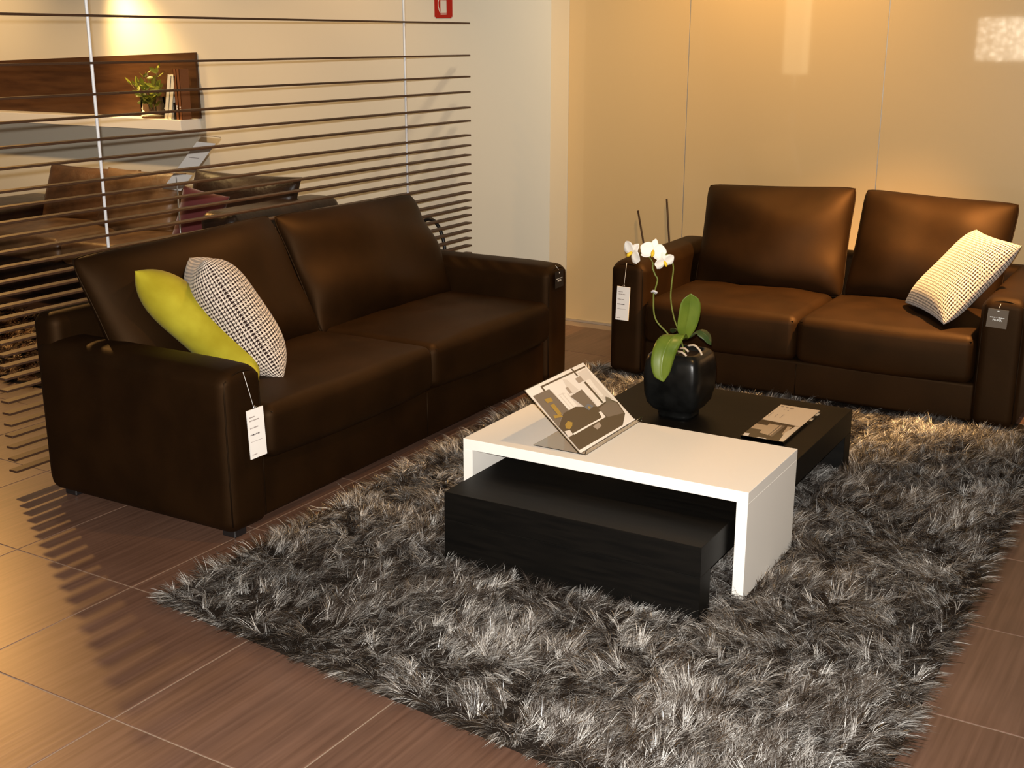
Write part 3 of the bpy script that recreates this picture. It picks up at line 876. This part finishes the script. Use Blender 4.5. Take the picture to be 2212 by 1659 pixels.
def petal_geo(length, width, cup, n=9):
    """one petal along +y, cupped towards +z"""
    verts = []; faces = []
    for i in range(n):
        t = i / (n - 1); w = width * (math.sin(math.pi * min(1, 0.06 + t * 0.93)) ** 0.62) * (0.55 + 0.45 * math.sin(math.pi * (0.2 + 0.6 * t)))
        for q in (-1, -0.5, 0, 0.5, 1):
            verts.append((q * w / 2, t * length, cup * (t ** 2) * length + 0.10 * w * q * q))
    for i in range(n - 1):
        for q in range(4):
            a = i * 5 + q; faces.append((a, a + 1, a + 6, a + 5))
    return verts, faces


def flower(center, facing, roll, scale):
    fl_ = bpy.data.objects.new('flower', None); COL.objects.link(fl_); fl_.parent = orc
    fz = Vector(facing).normalized(); up = Vector((0, 0, 1)); x = up.cross(fz).normalized(); y = fz.cross(x)
    rm = Matrix.Rotation(R(roll), 3, fz)
    x = rm @ x; y = rm @ y
    frame(fl_, x, y, fz, rel(center))
    for (ang, l, w, cup, dz) in ((90, 0.048, 0.030, -0.10, -0.002), (210, 0.046, 0.029, -0.05, -0.002), (330, 0.046, 0.029, -0.05, -0.002),
                                 (12, 0.050, 0.056, 0.06, 0.001), (168, 0.050, 0.056, 0.06, 0.001)):
        vts, fcs = petal_geo(l * scale, w * scale, cup)
        p = pyd('petal', vts, fcs, M['petal'], fl_, True)
        p.modifiers.new('thick', 'SOLIDIFY').thickness = 0.0008
        p.rotation_euler = (0, 0, R(ang - 90)); p.location = (0, 0, dz)
    pts = [(0, 0.004, 0.004), (0, -0.004, 0.012), (0, -0.012, 0.016), (0, -0.02, 0.013)]
    tube('lip', [Vector(q) * scale for q in smooth_path(pts, 3)], [q * scale for q in (0.004, 0.0055, 0.0065, 0.007, 0.0075, 0.007, 0.006, 0.005, 0.004, 0.003)], M['lip'], fl_, 8)
    return fl_


flower((-1.812, 4.10, 0.893), (0.42, -0.85, 0.10), -12, 1.0)
flower((-1.772, 4.115, 0.856), (0.75, -0.60, -0.25), 20, 0.82)
flower((-1.900, 4.11, 0.880), (-0.38, -0.90, -0.12), -42, 1.0)


# ------------------------------------------------------------------ hanging tags
def hang_tag(name, label, top, xa, na, w, h, card, cord_up, clip, lines, tilt=0.0, thick=0.0012, cat='price tag', group=None):
    """card hanging from a cord; top = middle of its upper edge"""
    xa = Vector(xa).normalized(); na = Vector(na).normalized(); up = Vector((0, 0, 1))
    rm = Matrix.Rotation(R(tilt), 3, na); xa = rm @ xa; up = rm @ up
    root = empty(name, top, label, cat, 0, group)
    o = xa * (-w / 2) - up * h
    slab('card', o, xa * w, up * h, thick if xa.cross(up).dot(na) > 0 else -thick, card, root)
    tube('cord', [Vector((0, 0, 0)) + up * 0.004 - na * 0.001, Vector(cord_up) * 0.5 + na * 0.001, Vector(cord_up)], 0.0008, M['white_ink'], root, 6)
    if clip:
        tube('eyelet', [up * 0.002 + na * 0.003 - xa * 0.006, up * 0.010 + na * 0.003, up * 0.004 + na * 0.003 + xa * 0.006], 0.003, M['steel'], root, 8)
    face = na * (thick + 0.0004)
    for ln in lines:
        if ln[0] == 'bar':
            _, x0, x1, y, th, mm = ln
            # run of small marks too small to read
            vts = []; fcs = []; x = x0; rr = random.Random(int(y * 1e5) + int(x1 * 1e4))
            while x < x1:
                d = rr.uniform(0.006, 0.03) * 0.25 + 0.001
                e = min(x + d, x1); b = len(vts)
                for (px, py) in ((x, y - th / 2), (e, y - th / 2), (e, y + th / 2), (x, y + th / 2)):
                    vts.append(xa * px - up * py + face)
                fcs.append((b, b + 3, b + 2, b + 1) if xa.cross(up).dot(na) > 0 else (b, b + 1, b + 2, b + 3))
                x = e + rr.uniform(0.0006, 0.0022)
            pyd('lettering', vts, fcs, mm, root)
        else:
            _, body, size, y, mm, bold = ln
            text_mesh('lettering', body, size, mm, root, -up * y + face, xa, up, bold)
    return root


price = lambda w: [('bar', -w * 0.40, -w * 0.05, 0.026, 0.004, M['ink']), ('bar', -w * 0.40, w * 0.18, 0.038, 0.004, M['ink']),
                   ('bar', -w * 0.40, w * 0.10, 0.064, 0.004, M['ink']), ('bar', -w * 0.40, w * 0.15, 0.088, 0.0045, M['ink_dark']),
                   ('bar', -w * 0.40, w * 0.30, 0.112, 0.0018, M['ink']), ('bar', -w * 0.40, -w * 0.10, 0.158, 0.0030, M['ink'])]
hang_tag('price_tag', 'white price tag hanging on the near arm of the long sofa', (-2.712, 2.898, 0.462), (0.10, 1, 0.0), (1, -0.10, 0), 0.072, 0.172, M['card'], (-0.02, -0.020, 0.128), True,
         price(0.072), tilt=2.5, thick=0.004)
hang_tag('price_tag', 'white price tag hanging on the left arm of the two-seat sofa', (-2.501, 5.322, 0.480), (1, 0.05, 0), (0.05, -1, 0), 0.068, 0.168, M['card'], (0.009, 0.006, 0.118), True,
         price(0.068), tilt=-2.0, thick=0.004)
name_lines = lambda w, s: [('bar', -w * 0.36, -w * 0.10, 0.036, 0.0034, M['white_ink']), ('bar', -w * 0.05, -w * 0.01, 0.036, 0.0034, M['white_ink']), ('bar', w * 0.04, w * 0.34, 0.036, 0.0034, M['white_ink']),
                           ('text', 'PIUMA', s, 0.047, M['white_ink'], 0.0004)]
hang_tag('name_tag', 'small grey square card hanging on the right arm of the two-seat sofa', (-0.767, 5.320, 0.560), (1, 0.0, -0.0), (0, -1, 0), 0.082, 0.080, M['grey_card'], (0.004, 0.012, 0.022), False,
         name_lines(0.082, 0.0125) + [('bar', -0.004, 0.005, 0.0085, 0.004, M['white_ink'])], tilt=-2.5, cat='name card')
hang_tag('name_tag', 'small black card hanging on the far arm of the long sofa', (-2.722, 5.060, 0.580), (0.0, 1, 0), (1, 0.0, 0), 0.082, 0.080, M['black_card'], (-0.006, -0.026, 0.030), False,
         name_lines(0.082, 0.0125) + [('bar', -0.004, 0.005, 0.0085, 0.006, M['white_ink'])], tilt=2.0, cat='name card')


# ------------------------------------------------------------------ two canes in the corner
for (a, b, lab) in (((-2.700, 6.25, 0.0), (-2.915, 6.365, 0.703), 'leaning dark cane behind the two-seat sofa, the shorter one left of the orchid'),
                    ((-2.640, 6.32, 0.0), (-2.742, 6.372, 0.781), 'upright dark cane behind the left arm of the two-seat sofa, the taller one')):
    t = tag(tube('cane', [a, tuple(0.5 * (p + q) for p, q in zip(a, b)), b], 0.0058, M['stick']), lab, 'cane')


# ------------------------------------------------------------------ the room behind the screen
# floating shelf with its brown back board
sh = empty('wall_shelf', (-7.4, 6.18, 1.06), 'white floating shelf on the white wall behind the slats', 'shelf')
box('board', (-1.4, -0.19, 0.0), (1.295, -0.001, 0.070), M['white_lacquer'], sh, 0.002, 1)
bp_ = [(-8.80, 1.132, 1.460), (-6.097, 1.132, 1.562)]
bo = pyd('back_board', [(-8.80, 6.176, 1.1315), (-6.092, 6.176, 1.1315), (-6.097, 6.176, 1.565), (-8.80, 6.176, 1.470),
                        (-8.80, 6.156, 1.1315), (-6.092, 6.156, 1.1315), (-6.097, 6.156, 1.565), (-8.80, 6.156, 1.470)],
         [(0, 1, 2, 3), (7, 6, 5, 4), (4, 5, 1, 0), (5, 6, 2, 1), (6, 7, 3, 2), (7, 4, 0, 3)], M['brown_panel'])
tag(bo, 'brown wooden board leaning on the white wall above the shelf', 'board')

# books
def book(label, x, y, z, w, d, h, cov, lean=0.0, letters=None):
    root = empty('book', (x, y, z), label, 'book', 0, 'books standing at the end of the white shelf')
    c = 0.0022
    vts, fcs = [], []
    for lo, hi in (((-w / 2, -d, 0), (-w / 2 + c, 0, h)), ((w / 2 - c, -d, 0), (w / 2, 0, h)), ((-w / 2, -d, 0), (w / 2, -d + c, h))):
        v, f = box_geo(lo, hi); b = len(vts); vts += v; fcs += [tuple(i + b for i in q) for q in f]
    pyd('cover', vts, fcs, cov, root)
    box('pages', (-w / 2 + c, -d + c, 0.003), (w / 2 - c, -0.004, h - 0.003), M['paper'], root)
    if letters:
        text_mesh('lettering', letters, w * 0.55, M['white_ink'], root, (0, -d - 0.0005, h * 0.22), (0, 0, -1), (1, 0, 0), 0.0008)
    root.rotation_euler = (0, R(lean), 0)
    return root


book('white-spined book leaning right on the shelf, left of the pair', -6.264, 6.10, 1.1315, 0.032, 0.085, 0.295, M['book_white'], 12.0)
book('white-spined book leaning right on the shelf, right of the pair', -6.228, 6.10, 1.1315, 0.032, 0.085, 0.290, M['book_white'], 12.0)
book('short dark stand-in book added in the shaded gap between the leaning white ones and the brown ones', -6.178, 6.10, 1.1305, 0.016, 0.085, 0.110, M['book_gap_dark'])  # dark block standing in for shade in the gap between books
book('upright brown book with pale capitals next to the black one', -6.153, 6.10, 1.1305, 0.026, 0.085, 0.330, M['book_brown'], 0, 'DUE  S')
book('upright brown book with a pale V, at the very end of the shelf', -6.124, 6.10, 1.1305, 0.026, 0.085, 0.330, M['book_brown'], 0, 'E  V')
# glass with green branches
gp = empty('glass_vase', (-6.435, 6.07, 1.1310), 'clear glass tumbler of water with leafy green twigs on the shelf', 'vase')
n = 28; vts = []; fcs = []
pr_ = [(0.0, 0.0), (0.078, 0.0), (0.082, 0.006), (0.082, 0.14), (0.079, 0.14), (0.078, 0.012), (0.0, 0.010)]
for (r_, z_) in pr_:
    for k in range(n): vts.append((max(r_, 0.0005) * math.cos(2 * math.pi * k / n), max(r_, 0.0005) * math.sin(2 * math.pi * k / n), z_))
for i in range(len(pr_) - 1):
    for k in range(n): fcs.append((i * n + k, i * n + (k + 1) % n, (i + 1) * n + (k + 1) % n, (i + 1) * n + k))
pyd('glass', vts, fcs, M['glass'], gp, True)
leaf_me = None
for k in range(13):
    a = rnd.uniform(0, 2 * math.pi); sp = rnd.uniform(0.05, 0.19); hh = rnd.uniform(0.20, 0.35)
    ex = math.cos(a) * sp - 0.02; ey = math.sin(a) * sp * 0.35
    pth = smooth_path([(math.cos(a) * 0.02, math.sin(a) * 0.02, 0.02), (ex * 0.35, ey * 0.35, hh * 0.5), (ex, ey, hh)], 5)
    tube('twig', pth, 0.0022, M['twig'], gp, 5)
    for q in range(9):
        i = min(len(pth) - 1, 4 + q * (len(pth) - 4) // 9 + (1 if q > 6 else 0)); p = pth[i]
        if leaf_me is None:
            vts, fcs = petal_geo(0.05, 0.024, 0.1, 6); lf = pyd('leaf', vts, fcs, M['leaf_small'], gp, True); leaf_me = lf.data
        else:
            lf = bpy.data.objects.new('leaf', leaf_me); COL.objects.link(lf); lf.parent = gp
        d = Vector((rnd.uniform(-1, 1), rnd.uniform(-0.8, 0.3), rnd.uniform(-0.25, 0.9))).normalized()
        s = Vector((rnd.uniform(-1, 1), rnd.uniform(-1, 1), rnd.uniform(-1, 1))); s = (s - d * s.dot(d)).normalized()
        frame(lf, s, d, s.cross(d), p)
        lf.scale = (rnd.uniform(0.8, 1.4),) * 3

# fire extinguisher sign
fs = empty('fire_sign', (-4.110, 6.18, 1.83), 'red fire extinguisher sign on the white wall beyond the slats', 'sign')
bm = bmesh.new(); v, f = box_geo((-0.062, -0.004, -0.062), (0.062, -0.0005, 0.062)); vs = [bm.verts.new(p) for p in v]
for q in f: bm.faces.new([vs[i] for i in q])
bmesh.ops.bevel(bm, geom=[e for e in bm.edges if abs(e.verts[0].co.y - e.verts[1].co.y) > 0.002], offset=0.007, segments=4, affect='EDGES')
me = bpy.data.meshes.new('plate'); bm.to_mesh(me); bm.free(); link('plate', me, M['red'], fs)
yy = -0.0045
def flat(name, polys, material, parent):
    vts = []; fcs = []
    for p in polys:
        b = len(vts); vts += [(x, yy, z) for x, z in p]; ar = sum(p[i][0] * p[(i + 1) % len(p)][1] - p[(i + 1) % len(p)][0] * p[i][1] for i in range(len(p)))
        ids = list(range(b, len(vts))); fcs.append(ids if ar > 0 else ids[::-1])
    return pyd(name, vts, fcs, material, parent)
flat('emblem', [[(-0.019, -0.042), (0.023, -0.042), (0.023, -0.0355), (-0.019, -0.0355)], [(-0.019, -0.0325), (0.023, -0.0325), (0.023, 0.034), (-0.019, 0.034)],
                [(-0.019, 0.037), (0.023, 0.037), (0.023, 0.046), (0.014, 0.056), (0.008, 0.058), (-0.004, 0.058), (-0.010, 0.056), (-0.019, 0.046)],
                [(-0.004, 0.057), (0.009, 0.057), (0.009, 0.0615), (-0.004, 0.0615)], [(0.010, 0.0605), (0.016, 0.0605), (0.034, 0.049), (0.031, 0.045)],
                [(-0.004, 0.0615), (-0.018, 0.0605), (-0.031, 0.049), (-0.038, 0.028), (-0.037, 0.005), (-0.031, -0.018), (-0.023, -0.032), (-0.019, -0.030),
                 (-0.026, -0.015), (-0.032, 0.006), (-0.033, 0.027), (-0.027, 0.045), (-0.016, 0.056), (-0.004, 0.057)]], M['sign_white'], fs)

# brown leather sofa against the white wall
bs = empty('brown_sofa', (-7.75, 5.08, 0.0), 'worn brown leather sofa against the white wall, seen through the slats', 'sofa')
rbox('base', (0.05, 0.03, 0.05), (2.95, 0.98, 0.30), 0.03, M['tan_leather_shaded'], bs, (10, 5, 3))
rbox('back_frame', (0.30, 0.80, 0.05), (2.92, 1.05, 0.60), 0.06, M['tan_leather_shaded'], bs, (8, 4, 5))
rbox('arm', (0.0, 0.0, 0.05), (0.52, 1.0, 0.545), 0.06, M['tan_leather_shaded'], bs, (6, 8, 6))
rbox('arm', (2.64, 0.0, 0.05), (2.92, 1.0, 0.70), 0.07, M['tan_leather_shaded'], bs, (6, 8, 6))
for (x0, x1) in ((0.53, 1.45), (1.46, 2.635)):
    def sd(P, N, h):
        Q = P.copy(); u = P[:, 0] / h[0]; w = P[:, 1] / h[1]
        Q[:, 2] += 0.03 * (1 - u ** 2) * (1 - w ** 2) * np.clip(P[:, 2] / h[2], 0, 1); return Q
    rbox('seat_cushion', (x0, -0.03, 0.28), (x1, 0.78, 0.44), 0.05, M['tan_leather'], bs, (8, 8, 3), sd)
for (x0, x1, yb, yt, zb, zt, mm, sdd) in ((0.50, 1.40, 0.62, 0.76, 0.40, 0.80, 'tan_leather_mid', 41), (1.22, 1.94, 0.48, 0.64, 0.41, 0.82, 'tan_leather', 42), (1.90, 2.80, 0.62, 0.76, 0.42, 0.83, 'tan_leather_shaded', 43)):
    h = math.hypot(yt - yb, zt - zb); vts, fcs, uvs = pillow_geo(x1 - x0, h, 0.20, 24, 0.05, 3.0, 0.016, sdd)
    c = pyd('back_cushion', vts, fcs, M[mm], bs, True, uvs); up = Vector((0, yt - yb, zt - zb)).normalized()
    frame(c, (1, 0, 0), up, Vector((1, 0, 0)).cross(up), ((x0 + x1) / 2, (yb + yt) / 2, (zb + zt) / 2))
scatter('scatter_cushion', 'plum red cushion on the brown sofa behind the slats', (-5.62, 5.33, 0.45), (0.72, 0.66, -0.22), (0.42, 0.10, 0.90), 0.37, 0.16, M['purple'], 44, w=0.28)

# sign holder on a thin stem
sg = empty('sign_holder', (-5.16, 5.0, 0.0), 'tilted clear price sign on a thin steel stem in front of the brown sofa', 'sign holder')
tube('stem', [(0, 0, 0.01), (0, 0, 0.90)], 0.0045, M['steel'], sg, 8)
tube('foot', [(0, 0, 0.0), (0, 0, 0.012)], 0.09, M['steel'], sg, 24)
o0 = Vector((-0.10, -0.02, 0.83)); ua_ = Vector((0.095, 0.06, -0.012)); va_ = Vector((0.31, 0.02, 0.31))
slab('sheet', o0, ua_, va_, 0.004, M['acrylic'], sg)
nn = ua_.cross(va_).normalized()
slab('paper', o0 + nn * 0.0045 + ua_ * 0.04, ua_ * 0.92, va_ * 0.30, 0.0006, M['card'], sg)
slab('paper', o0 + nn * 0.0045 + ua_ * 0.04 + va_ * 0.34, ua_ * 0.92, va_ * 0.55, 0.0006, M['card'], sg)
slab('lettering', o0 + nn * 0.0054 + ua_ * 0.2 + va_ * 0.60, ua_ * 0.5, va_ * 0.012, 0.0003, M['ink'], sg)

# black hoop handled basket by the white wall
hb = empty('hoop_basket', (-4.045, 5.90, 0.0), 'black hoop-handled basket by the white wall behind the slats', 'basket')
tube('handle', [(0.105 * math.cos(t), 0.0, 0.43 + 0.20 * math.sin(t)) for t in np.linspace(-0.1, math.pi + 0.1, 24)], 0.011, M['black_metal'], hb, 10)
rbox('body', (-0.125, -0.10, 0.0), (0.125, 0.10, 0.44), 0.02, M['black_metal'], hb, (4, 4, 5))

# rust coloured rug in the far room
rr_ = empty('shag_rug', (-6.3, 4.4, 0), 'rust brown shaggy rug in front of the worn brown sofa', 'rug')
RQ2 = np.array([(-7.6, 3.75), (-4.9, 3.75), (-4.9, 4.85), (-7.6, 4.85)])
pyd('backing', [(x + 6.3, y - 4.4, z) for z in (0.001, 0.010) for x, y in RQ2], [(3, 2, 1, 0), (4, 5, 6, 7), (0, 1, 5, 4), (1, 2, 6, 5), (2, 3, 7, 6), (3, 0, 4, 7)], M['rug_back'], rr_)
M['yarn_rust'] = yarn_mat('rust rug yarn', 0.45, 0.5)
make_pile('pile', RQ2, 42000, [], 0.05, 0.005, M['yarn_rust'], rr_, (-6.3, 4.4, 0), 61, [(0.03, 0.012, 0.004), (0.09, 0.035, 0.012), (0.17, 0.075, 0.025), (0.30, 0.14, 0.05)])


# lamps standing behind the photographer, mirrored in the glossy tan wall
def glow(name, col, strength, noise=0.0):
    m = mat(name, col, 0.5); n, l, b = nodes(m)
    b.inputs['Emission Color'].default_value = (*col, 1); b.inputs['Emission Strength'].default_value = strength
    if noise:
        tc = n.new('ShaderNodeTexCoord'); vo = n.new('ShaderNodeTexVoronoi'); vo.inputs['Scale'].default_value = noise
        cr = n.new('ShaderNodeValToRGB'); cr.color_ramp.elements[0].color = (strength * 2.5,) * 3 + (1,); cr.color_ramp.elements[1].color = (strength * 0.35,) * 3 + (1,)
        cr.color_ramp.elements[0].position = 0.12; cr.color_ramp.elements[1].position = 0.45
        l.new(tc.outputs['Object'], vo.inputs['Vector']); l.new(vo.outputs['Distance'], cr.inputs[0]); l.new(cr.outputs[0], b.inputs['Emission Strength'])
    return m


pl_ = empty('pendant_lamp', (-2.30, -1.6, 1.65), 'glowing beaded glass pendant lamp, mirrored at the right end of the glossy tan wall', 'lamp')
ring = [(0.30 * math.cos(2 * math.pi * k / 32), 0.30 * math.sin(2 * math.pi * k / 32)) for k in range(32)]
vts = [(x, y, -0.22) for x, y in ring] + [(x, y, 0.22) for x, y in ring]
pyd('shade', vts, [(k, (k + 1) % 32, 32 + (k + 1) % 32, 32 + k) for k in range(32)], glow('beaded glass glow', (1.0, 0.86, 0.66), 12.0, 26), pl_, True)
tube('cord', [(0, 0, 0.2), (0, 0, 1.4)], 0.004, M['black_metal'], pl_, 6)
fl2 = empty('floor_lamp', (-4.42, -1.0, 0.0), 'slim column floor lamp mirrored as a pale upright strip in the glossy tan wall', 'lamp')
tube('base', [(0, 0, 0), (0, 0, 0.02)], 0.16, M['steel'], fl2, 24)
tube('stem', [(0, 0, 0.02), (0, 0, 1.27)], 0.012, M['steel'], fl2, 10)
box('shade', (-0.115, -0.115, 1.27), (0.115, 0.115, 2.45), glow('paper shade glow', (1.0, 0.80, 0.45), 2.6), fl2, 0.01, 2)
